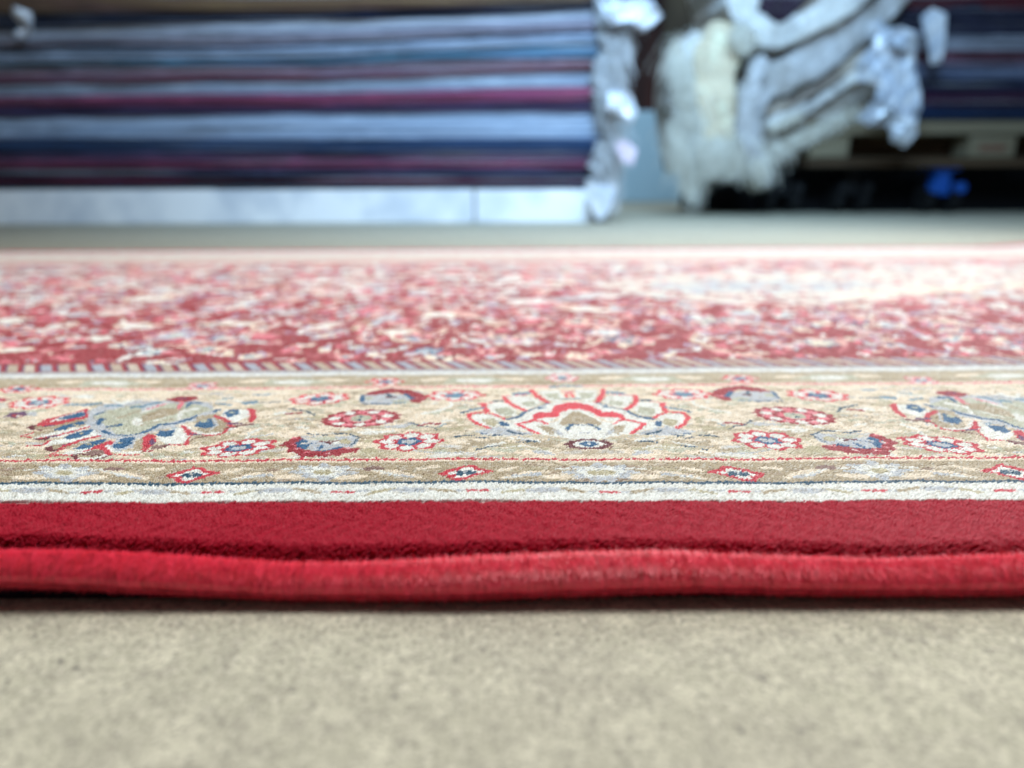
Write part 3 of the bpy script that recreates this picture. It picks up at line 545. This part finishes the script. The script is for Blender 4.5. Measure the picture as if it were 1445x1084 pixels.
# ------------------------------------------------------------------ the stacks behind
def catmull(P, n):
    P = np.asarray(P, float); t = np.arange(len(P)); q = np.linspace(0, len(P) - 1, n); out = []
    for v in q:
        i = min(int(v), len(P) - 2); f = v - i; p0 = P[max(i - 1, 0)]; p1 = P[i]; p2 = P[i + 1]; p3 = P[min(i + 2, len(P) - 1)]
        out.append(.5 * ((2 * p1) + (-p0 + p2) * f + (2 * p0 - 5 * p1 + 4 * p2 - p3) * f ** 2 + (-p0 + 3 * p1 - 3 * p2 + p3) * f ** 3))
    return np.array(out)
def slab(name, px_pts, Y, depth, mat, parent=None, n=60, seed=0, rdm=.008, lump=0.0):
    """A thick soft sheet: px_pts = (x, y, thickness) traced along its front edge, set at depth Y and running back by depth."""
    P = catmull(px_pts, n); S = F / Y
    W3 = np.array([on_y(x, y, Y) for x, y, t in P]); T = P[:, 2] / S
    d = np.gradient(W3[:, [0, 2]], axis=0); d /= np.linalg.norm(d, axis=1)[:, None]; nr = np.stack([-d[:, 1], d[:, 0]], 1)
    prof = []                                   # rounded profile: (back distance, across)
    for k in range(9): a = math.pi / 2 + math.pi * k / 8; prof.append(('f', math.cos(a), math.sin(a)))
    m = len(prof) + 2; V = []
    wob = smooth_noise(np.arange(n) * 12.0 / n, seed + 3) * .006
    for i in range(n):
        e = min(1, .55 + .45 * math.sin(min(1, min(i, n - 1 - i) / 2.0) * math.pi / 2)); h = T[i] / 2 * e; rd = min(h, rdm)
        for q, (_, c, s_) in enumerate(prof):
            lz = lump * math.sin(i * .31 + q * .9 + seed) * math.sin(i * .17 + q * .5 + 2 * seed) + lump * .25 * math.sin(i * .8 - q * 1.6)
            ss = math.copysign(abs(s_) ** .5, s_); V.append((W3[i, 0] + nr[i, 0] * (ss * h + lz), Y + rd - (rd if abs(s_) < .99 else 0) * abs(c) ** .4 + wob[i] - abs(lz), W3[i, 2] + nr[i, 1] * (ss * h + lz)))
        for s_ in (-1, 1): V.append((W3[i, 0] + nr[i, 0] * s_ * h, Y + depth, W3[i, 2] + nr[i, 1] * s_ * h))
    Fc = []
    for i in range(n - 1):
        for k in range(m): a, b = i * m + k, i * m + (k + 1) % m; Fc.append((a, b, b + m, a + m))
    Fc.append(tuple(range(m))); Fc.append(tuple(reversed(range((n - 1) * m, n * m))))
    o = mesh_obj(name, V, Fc, mat, parent, None, True); return o, W3, T
def fringe(name, anchors, mat, parent, per=26, L=(.05, .12), out=(.4, 1.0), w=.0022, seed=0, dirx=1):
    """Loose warp ends: thin three-sided strands that leave the rug end and droop."""
    r = np.random.default_rng(seed); V = []; Fc = []
    for (x, y, z) in anchors:
        for k in range(per):
            l = r.uniform(*L); o = r.uniform(*out); p = np.array([x + r.normal(0, .004), y + r.normal(0, .012), z + r.normal(0, .004)])
            v = np.array([dirx * o, -r.uniform(0, .5), r.normal(0, .5)]); N = 6; cu = r.normal(0, .5, 3)
            for i in range(N):
                wd = w * (1 - .5 * i / N)
                b = len(V)
                for q in range(3): V.append((p[0] + wd * math.cos(q * 2.09), p[1] + wd * math.sin(q * 2.09) * 1.0, p[2] + wd * .6 * math.sin(q * 2.09 + 1)))
                if i:
                    for q in range(3): Fc.append((b - 3 + q, b - 3 + (q + 1) % 3, b + (q + 1) % 3, b + q))
                v = v + np.array([0, 0, -.55]) + cu * .25 * math.sin(i * 1.7); v /= max(np.linalg.norm(v), 1e-6); p = p + v * l / N; p[2] = max(p[2], .003)
    return mesh_obj(name, V, Fc, mat, parent)
m_fringe2 = material('ivory_fringe', base=lin((240, 238, 228)), rough=.85, spec=.2, noise=[(30, (1, 1, 1), lin((206, 200, 184)), .45, .65)])
STREAK = (1.6, 1, 70)
def wool(name, c, c2=None, k=.9, STREAK=(1.6, 1, 70), st2=(2.5, 1, 40)):
    c2 = c2 or tuple(int(v * .72) for v in c)
    return material(name, base=lin(c, k), rough=.9, spec=.15, sheen=.2, noise=([(.9, (.5, 1, 130), lin(tuple(int(v * .35 + 8) for v in c), k), .46, .56), (1.1, (.6, 1, 100), lin((168, 170, 178), k * .8), .56, .64)] if STREAK[2] == 70 else []) + [(1.2, STREAK, lin(c2, k), .42, .62), (3, st2, lin(tuple(min(255, int(v * 1.12 + 10)) for v in c), k), .55, .72)], bump=(60, (1, 1, 3), .004, .5))
m_fringe = material('cotton_fringe', base=lin((196, 202, 208)), rough=.85, spec=.2, noise=[(30, (1, 1, 1), lin((150, 152, 152)), .45, .65)])
m_plastic = material('clear_wrap', base=lin((218, 224, 232)), rough=.16, spec=.7, coat=.5, noise=[(25, (1, 1, 1), lin((186, 198, 214)), .4, .6)])
YL = 2.5
# top edge of each rug at the photo columns -260, 0, 110, 430, 640, 850
LX = (-260, 0, 110, 250, 430, 640, 853)
def row(l, m, r, bump=0): return (l + 3, l, l - .25 * (l - m) - bump, l - .65 * (l - m), m, m * .55 + r * .45, r)
left = [
 (row(-34, -34, -34), (84, 60, 56), (120, 98, 66), 'brown patterned rug lying on top of the long striped stack'),
 (row(14, 10, -1), (16, 24, 48), None, 'thick navy rug directly below the brown patterned top rug'),
 (row(40, 28, 10), (176, 184, 196), (150, 160, 176), 'silvery grey rug touching the underside of the thick navy one'),
 (row(56, 46, 24), (150, 148, 166), None, 'greyish mauve rug under the silvery one high in the long stack'),
 (row(67, 60, 38, 5), (80, 66, 84), None, 'thin dark mauve rug with a raised bump, high in the long stack'),
 (row(74, 66, 45, 4), (150, 168, 192), None, 'pale blue rug over the teal rug in the long stack'),
 (row(89, 79, 56), (74, 118, 142), (96, 124, 156), 'dusty teal rug in the upper half of the long stack'),
 (row(96, 90, 77), (160, 140, 156), None, 'faded pink rug beneath the dusty teal rug'),
 (row(107, 102, 88), (86, 70, 92), (116, 60, 66), 'dark slate rug with a rust coloured end below the faded pink rug'),
 (row(119, 114, 97), (160, 176, 194), (132, 146, 168), 'pale grey rug resting on the rose red rug'),
 (row(136, 132, 121), (142, 68, 98), (120, 60, 96), 'rose red rug in the middle of the long stack'),
 (row(149, 147, 138), (58, 54, 90), (80, 60, 96), 'plum navy rug sandwiched between the rose rug and thick pale rug'),
 (row(165, 159, 154), (158, 176, 200), (138, 160, 188), 'thickest pale blue rug in the middle of the long stack'),
 (row(194, 197, 194), (30, 52, 86), (44, 66, 100), 'deep navy rug beneath the thickest pale blue rug'),
 (row(213, 214, 211), (88, 66, 98), (64, 66, 96), 'muted plum rug under the deep navy rug'),
 (row(226, 225, 223), (116, 50, 80), (88, 44, 72), 'wine red rug low in the long stack'),
 (row(238, 238, 237), (76, 82, 116), None, 'slate blue rug between the two lowest wine coloured rugs'),
 (row(249, 248, 247), (74, 36, 60), (96, 36, 56), 'dark maroon rug at the bottom of the long stack')]
bottom = row(262, 262, 261)
for i, (tops, c, c2, lab) in enumerate(left):
    nxt = left[i + 1][0] if i + 1 < len(left) else bottom
    pts = [(x, (a + b) / 2, (b - a) - .6) for x, a, b in zip(LX, tops, nxt)]
    last = pts[-1]; pts[-1] = (last[0] + (-14, 0, 4, -6, 6, -4, 3, -8, -10, -14, -12, -10, 4, -6, -12, -18, -12, -20)[i], last[1] + 2, last[2])
    root = empty('folded_rug', tuple(on_y(400, (tops[4] + nxt[4]) / 2, YL))); tag(root, lab, 'rug', 'rugs stacked on the white platform')
    o, W3, T = slab('rug_body', pts, YL + .006 * ((i * 2) % 5), .95, wool('wool_%s' % lab.split()[1], c, c2, .88), None, 90, i); parent_keep(o, root)
    an = [(W3[-1, 0] - .01, YL - .005 + .035 * q, W3[-1, 2]) for q in range(12)]
    fo = fringe('fringe', an, m_fringe, None, 40, (.04, .20), (.2, 1.6), .0017, i + 50); parent_keep(fo, root)
# white platform of three boards under the long stack
m_white = material('white_paint', base=lin((238, 242, 246)), rough=.5, noise=[(5, (1, 1, 1), lin((206, 214, 224)), .45, .65)])
m_teal = material('teal_sheet', base=lin((40, 120, 150)), rough=.6)
pf = empty('platform', tuple(on_z(400, 312, 0))); tag(pf, 'low white platform of long boards carrying the striped stack of rugs', 'platform')
def at_box(name, x0, x1, y0, y1, Y, depth, mat, root, bev=.004, z0=None):
    a = on_y(x0, y1, Y); b = on_y(x1, y0, Y); v, f = box_mesh(a[0], b[0], Y, Y + depth, a[2] if z0 is None else z0, b[2])
    o = mesh_obj(name, v, f, mat); bm = o.modifiers.new('bevel', 'BEVEL'); bm.width = bev; bm.segments = 2
    if root: parent_keep(o, root)
    return o
for a, b in ((-270, 306), (308.5, 668), (670.5, 836)): at_box('board', a, b, 267, 312, YL - .015, .5, m_white, pf, .006, 0.0)
at_box('top_sheet', -270, 838, 262, 266.5, YL - .02, .9, m_teal, pf, .002)

def film(name, outline, Y, mat, seed, lab=None, cat=None, amp=.018, layers=2, group=None):
    """Crumpled sheet: an outline cut from film, creased into sharp folds, doubled over."""
    import bmesh
    r = np.random.default_rng(seed); bm = bmesh.new()
    for L in range(layers):
        c0 = np.mean(outline, 0); vs_ = []
        for (x, y) in outline:
            k = 1 - .16 * L; q = on_y(c0[0] + (x - c0[0]) * k + 3 * L, c0[1] + (y - c0[1]) * k, Y - .014 * L); vs_.append(bm.verts.new(tuple(q)))
        bm.faces.new(vs_)
    bmesh.ops.triangulate(bm, faces=bm.faces[:]); bmesh.ops.subdivide_edges(bm, edges=bm.edges[:], cuts=5, use_grid_fill=True); ph = r.uniform(0, 6, 6); fr = r.uniform(30, 60, 4)
    tri = lambda t: abs((t / 3.14159) % 2 - 1) * 2 - 1
    for v in bm.verts:
        x, z = v.co.x, v.co.z; d = amp * (tri(fr[0] * x + fr[1] * z + ph[0]) + .6 * tri(fr[2] * x * 1.6 - fr[3] * z * 1.5 + ph[1]) + .4 * math.sin(90 * z + 60 * x + ph[2])) * .6
        v.co.y += d; v.co.x += .25 * d; v.co.z += .2 * d * math.sin(40 * x)
    me = bpy.data.meshes.new(name); bm.to_mesh(me); bm.free(); me.materials.append(mat); o = link(bpy.data.objects.new(name, me))
    so = o.modifiers.new('thick', 'SOLIDIFY'); so.thickness = .0015
    return tag(o, lab, cat, group)
film('plastic_wrap', [(12, 14), (28, 10), (44, 18), (51, 32), (43, 48), (30, 53), (21, 47), (30, 38), (28, 26), (13, 23)], 2.45, m_plastic, 1, 'small white scrap of plastic wrap hanging over the dark rug at the stack front', 'plastic wrap')
film('plastic_wrap', [(846, 6), (878, 4), (900, -10), (922, 2), (935, 22), (922, 36), (908, 45), (888, 34), (862, 36)], 2.43, m_plastic, 2, 'pointed white plastic wrap jutting out beside the top of the fringed rug ends', 'plastic wrap')
film('plastic_wrap', [(858, 132), (876, 124), (892, 134), (900, 160), (890, 176), (872, 163), (858, 153)], 2.43, m_plastic, 3, 'shiny crumpled plastic wrap halfway down the fringed rug ends of the long stack', 'plastic wrap')
film('paper_tag', [(826, 260), (870, 262), (860, 298), (846, 313), (836, 300)], 2.43, m_plastic, 4, 'pointed pale blue paper tag hanging in front of the end of the white platform', 'tag', amp=.005, layers=1)
m_pinkp = material('pink_paper', base=lin((206, 192, 208)), rough=.5)
film('paper_tag', [(868, 204), (884, 197), (899, 212), (893, 234), (877, 227)], 2.44, m_pinkp, 5, 'faintly pink paper tag among fringe near the bottom of the long stack', 'tag', amp=.005, layers=1)

# pale rugs whose ends slump off the pallet
_k = dict(STREAK=(5, 5, 5), st2=(6, 6, 6), k=1.0); m_g1 = wool('slate_wool', (200, 202, 206), (168, 166, 164), **_k); m_g2 = wool('grey_underside', (178, 174, 168), (138, 130, 120), **_k); m_b1 = wool('beige_wool', (238, 222, 192), (204, 190, 164), **_k); m_g3 = wool('pale_wool', (228, 228, 224), (186, 186, 184), **_k); m_dk = wool('olive_wool', (96, 90, 78), (64, 60, 52))
YR = 3.15
def draped(lab, pts, Y, depth, mat, seed, fr=None, group='pale rugs slumping off the pallet end', L=(.08, .2), per=60):
    root = empty('draped_rug', tuple(on_y(pts[0][0], pts[0][1], Y))); tag(root, lab, 'rug', group)
    o, W3, T = slab('rug_body', pts, Y, depth, mat, None, 70, seed, .02, .011); parent_keep(o, root)
    if fr:
        an = [tuple(on_y(x, y, Y - .01)) for x, y in fr]; fo = fringe('fringe', an, m_fringe2, None, per, L, (-.5, .5), .0019, seed + 9); parent_keep(fo, root)
draped('pale rug folded into a loop at the top of the slumped heap', [(1034, -60, 30), (1046, -20, 34), (1056, 24, 34), (1092, 50, 34), (1140, 34, 32), (1190, 4, 30), (1260, -50, 30)], YR - .12, .5, m_g3, 21, [(1040 + 5 * k, 40 + k) for k in range(4)], L=(.05, .12))
draped('dark plum rug tucked inside the folded loop of the pale rug', [(1080, -30, 46), (1096, 6, 50), (1120, -20, 50), (1150, -50, 40)], YR - .02, .4, wool('dark_plum', (60, 44, 60)), 22)
draped('beige grey rug between the folded loop and the slate rug of the heap', [(1070, 92, 40), (1110, 76, 44), (1160, 44, 44), (1230, -10, 40)], YR + .03, .5, m_g2, 23)
draped('slate blue rug bending down steeply across the middle of the slumped heap', [(1068, 215, 16), (1062, 170, 24), (1078, 126, 38), (1112, 105, 44), (1160, 76, 42), (1210, 42, 40), (1250, 12, 36), (1280, -20, 30)], YR - .06, .5, m_g1, 24, [(1068 + 3 * k, 215) for k in range(4)])
draped('thin dark olive rug showing as a line below the slate blue rug', [(1078, 140, 8), (1118, 132, 10), (1165, 104, 12), (1225, 58, 14), (1262, 30, 12)], YR - .02, .5, m_dk, 25)
draped('thick grey lowest slumped rug with ragged fringe along its bottom', [(1076, 205, 60), (1120, 178, 72), (1165, 152, 80), (1215, 118, 90), (1262, 92, 80)], YR - .0, .6, m_g2, 26, [(1090 + 9 * k, 206 - 4.2 * k) for k in range(15)], L=(.03, .09), per=60)
draped('thin cream rug lying along the upper side of the slate blue rug', [(1086, 104, 10), (1118, 88, 12), (1160, 60, 13), (1215, 24, 12), (1262, -12, 10)], YR - .04, .5, m_b1, 31)
draped('thin taupe rug pressed between the olive line and the lowest slumped rug', [(1080, 158, 12), (1120, 144, 15), (1166, 118, 16), (1222, 76, 16), (1262, 48, 14)], YR - .03, .5, wool('taupe_wool', (168, 158, 146), (128, 118, 110), **_k), 32)
draped('thin ivory rug with a drooping fringe under the taupe rug of the heap', [(1082, 178, 10), (1122, 160, 11), (1168, 136, 12), (1226, 96, 12), (1262, 68, 10)], YR - .05, .5, m_g3, 33, [(1090 + 7 * k, 176 - 3 * k) for k in range(6)], L=(.02, .05))
draped('warm beige rolled rug standing at the corner of the slumped heap', [(1030, 34, 30), (1018, 60, 50), (1010, 100, 56), (1012, 140, 54), (1020, 180, 48), (1018, 215, 50), (1020, 240, 36)], YR - .1, .3, m_b1, 27, [(990 + 7 * k, 196 + 4 * (k % 3)) for k in range(9)])
draped('pale ragged rug edge hanging nearest the pale blue box', [(985, 46, 20), (974, 80, 34), (966, 130, 36), (974, 190, 40), (980, 240, 36)], YR - .05, .3, m_g3, 28, [(952 + 5 * (k % 8), 60 + 14 * k) for k in range(14)], L=(.08, .22))
draped('narrow blue grey strip of rug hanging straight down ending in a pointed tassel', [(1080, 80, 20), (1062, 120, 22), (1054, 165, 20), (1062, 210, 24), (1076, 245, 20), (1080, 262, 8)], YR - .16, .12, m_g1, 29, [(1070, 225), (1076, 232)], L=(.06, .12))
bag = empty('plastic_bag', tuple(on_y(1255, 60, YR - .2))); tag(bag, 'knotted white plastic bag hanging crumpled from the end of the striped rugs on the pallet', 'plastic bag')
for nm, ol, dy in (('bag_body', [(1242, 39), (1272, 40), (1294, 54), (1290, 80), (1300, 133), (1297, 160), (1291, 194), (1278, 208), (1261, 199), (1252, 177), (1228, 178), (1208, 166), (1232, 146), (1238, 122), (1211, 112), (1207, 90), (1228, 68), (1250, 62)], 0),
                   ('knot', [(1256, 42), (1274, 38), (1292, 52), (1288, 68), (1268, 74), (1254, 62)], .05), ('handle', [(1210, 168), (1232, 146), (1262, 128), (1270, 140), (1248, 162), (1224, 178)], .045), ('corner', [(1258, 160), (1284, 150), (1294, 190), (1278, 208), (1262, 196)], .04)):
    o = film(nm, ol, YR - .2 - dy, m_plastic, 30 + len(nm), layers=2, amp=.026); parent_keep(o, bag)
film('plastic_strip', [(1299, 24), (1316, 11), (1335, 20), (1333, 60), (1328, 88), (1314, 91), (1308, 60)], YR - .12, m_plastic, 40, 'narrow white plastic strip hanging over the striped rugs on the pallet', 'plastic strip', amp=.006)
film('plastic_wrap', [(1222, 34), (1244, 28), (1252, 46), (1240, 62), (1226, 54)], YR - .14, m_plastic, 41, 'little wad of plastic wrap above the knotted plastic bag', 'plastic wrap')

RX = (1262, 1300, 1400, 1520, 1700)
right = [((-46,) * 5, (90, 22, 36), None, 'bright red rug on top of the stack on the pallet'), ((8,) * 5, (34, 36, 62), None, 'thick dark navy rug under the bright red rug on the pallet'), ((46,) * 5, (150, 156, 172), (128, 134, 150), 'light grey rug under the dark navy rug on the pallet'),
 ((73,) * 5, (96, 34, 50), None, 'thin maroon rug between two light rugs on the pallet'), ((82,) * 5, (130, 112, 134), None, 'thin mauve rug on the blue grey rug on the pallet'), ((92,) * 5, (112, 124, 150), (90, 100, 130), 'blue grey rug in the middle of the stack on the pallet'),
 ((112,) * 5, (30, 40, 72), None, 'upper navy rug below the blue grey rug on the pallet'), ((127,) * 5, (58, 26, 50), (44, 24, 54), 'dark maroon rug between the two navy rugs on the pallet'), ((148,) * 5, (24, 48, 88), None, 'lowest navy rug lying directly on the pallet boards')]
for i, (tops, c, c2, lab) in enumerate(right):
    nb = right[i + 1][0][0] if i + 1 < len(right) else 168
    root = empty('folded_rug', tuple(on_y(1450, (tops[0] + nb) / 2, YR))); tag(root, lab, 'rug', 'rugs stacked on the wooden pallet')
    o, W3, T = slab('rug_body', [(x, (tops[k] + nb) / 2 + (1.5 if k < 1 else 0), nb - tops[k] + .5) for k, x in enumerate(RX)], YR + .004 * (i % 3), .95, wool('pallet_wool_%s' % lab.split()[1], c, c2, .8), None, 60, i + 70); parent_keep(o, root)
# pallet on a dolly with casters
m_wood = material('pallet_wood', base=lin((124, 116, 96)), rough=.85, noise=[(3, (1, 1, 22), lin((112, 100, 80)), .4, .65)]); m_wood2 = material('old_wood', base=lin((84, 66, 48)), rough=.9, noise=[(3, (1, 1, 22), lin((50, 40, 30)), .4, .65)])
m_stamp = material('red_stamp', base=lin((112, 78, 64)), rough=.9); m_steel = material('lit_blue_steel', base=lin((26, 84, 170)), rough=.3, metallic=.1, spec=.6); m_black = material('black_or_shaded_iron', base=lin((16, 17, 20)), rough=.7)
pal = empty('wooden_pallet', tuple(on_y(1400, 230, YR))); tag(pal, 'weathered wooden pallet under the rugs, raised off the floor on casters', 'pallet')
for q in range(5): at_box('deck_board', 1140, 1700, 170, 190, YR - .02 + q * .2, .15, m_wood, pal, .003)
for q in range(3):
    for (a, b) in ((1366, 1436), (1640, 1700), (1142, 1200)): at_box('block', a, b, 191, 222, YR - .01 + q * .42, .12, m_wood, pal, .003)
at_box('stamp', 1382, 1420, 205, 213, YR - .0115, .0012, m_stamp, pal, .0001)
at_box('stringer', 1140, 1700, 223, 236, YR + .0, .12, m_wood2, pal, .003); at_box('stringer', 1140, 1700, 191, 222, YR + .14, .03, m_wood2, pal, .003); at_box('stringer', 1140, 1700, 223, 236, YR + .8, .12, m_wood2, pal, .003)
def cyl(c, r, h, axis=0, n=28):
    V = []; 
    for s_ in (-h / 2, h / 2):
        for k in range(n):
            a = 2 * math.pi * k / n; p = [s_, r * math.cos(a), r * math.sin(a)]; p = p if axis == 0 else [p[1], p[0], p[2]] if axis == 1 else [p[1], p[2], p[0]]; V.append((c[0] + p[0], c[1] + p[1], c[2] + p[2]))
    return V, [(k, (k + 1) % n, n + (k + 1) % n, n + k) for k in range(n)] + [tuple(range(n)), tuple(range(2 * n - 1, n - 1, -1))]
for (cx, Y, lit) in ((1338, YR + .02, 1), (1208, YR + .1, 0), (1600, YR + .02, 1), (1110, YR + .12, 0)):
    p = on_y(cx, 236, Y); mm = m_steel if lit else m_black; ztp = p[2]; ca = empty('caster_mount', (p[0], Y, 0)); ca.name = 'caster'; parent_keep(ca, pal)  # lit casters blue, unlit ones black: light and shade put into the colour
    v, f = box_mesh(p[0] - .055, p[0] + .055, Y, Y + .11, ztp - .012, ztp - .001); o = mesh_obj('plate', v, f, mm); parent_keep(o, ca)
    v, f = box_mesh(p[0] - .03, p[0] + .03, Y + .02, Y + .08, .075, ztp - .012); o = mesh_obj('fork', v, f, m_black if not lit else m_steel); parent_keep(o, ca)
    for dx in (-.052, .052):
        v, f = cyl((p[0] + dx, Y + .05, .062), .06, .036); o = mesh_obj('wheel', v, f, m_black, None, None, False); parent_keep(o, ca)
        v, f = cyl((p[0] + dx, Y - .012, .105), .022, .03, 1); o = mesh_obj('bolt_cap', v, f, mm, None, None, False); parent_keep(o, ca)  # caps of lit casters carry the blue glint in their base colour
# things far behind
v, f = box_mesh(on_y(1000, 250, YR + .26)[0], on_y(1760, 250, YR + .26)[0], YR + .26, YR + .75, 0.0, .20); m_void = material('void_black', base=lin((14, 15, 20)), rough=.9)  # added black block, stands in for the deep shade under the pallet
tag(mesh_obj('shade_block', v, f, m_void), 'low black block added to fill in the shade beneath the wooden pallet', 'shade block')
m_pblue = material('pale_blue_board', base=lin((158, 184, 196)), rough=.7); m_dbrown = material('dark_brown_wood', base=lin((62, 32, 26)), rough=.8, noise=[(2, (6, 1, .6), lin((36, 20, 18)), .4, .6)])
o = at_box('storage_box', 868, 975, 156, 290, 5.6, .5, m_pblue, None, .01, 0); tag(o, 'tall pale blue box standing on the floor between the two rug stacks', 'box')
o = at_box('wooden_cabinet', 700, 953, -260, 286, 6.15, .4, m_dbrown, None, .01, 0); tag(o, 'dark brown wooden cabinet behind the pale blue box', 'cabinet')
vs = scene.view_settings; vs.view_transform = 'Standard'; vs.look = 'None'; vs.gamma = 1; vs.exposure = 0; vs.use_curve_mapping = False
scene.cycles.max_bounces = 6; scene.cycles.use_denoising = True
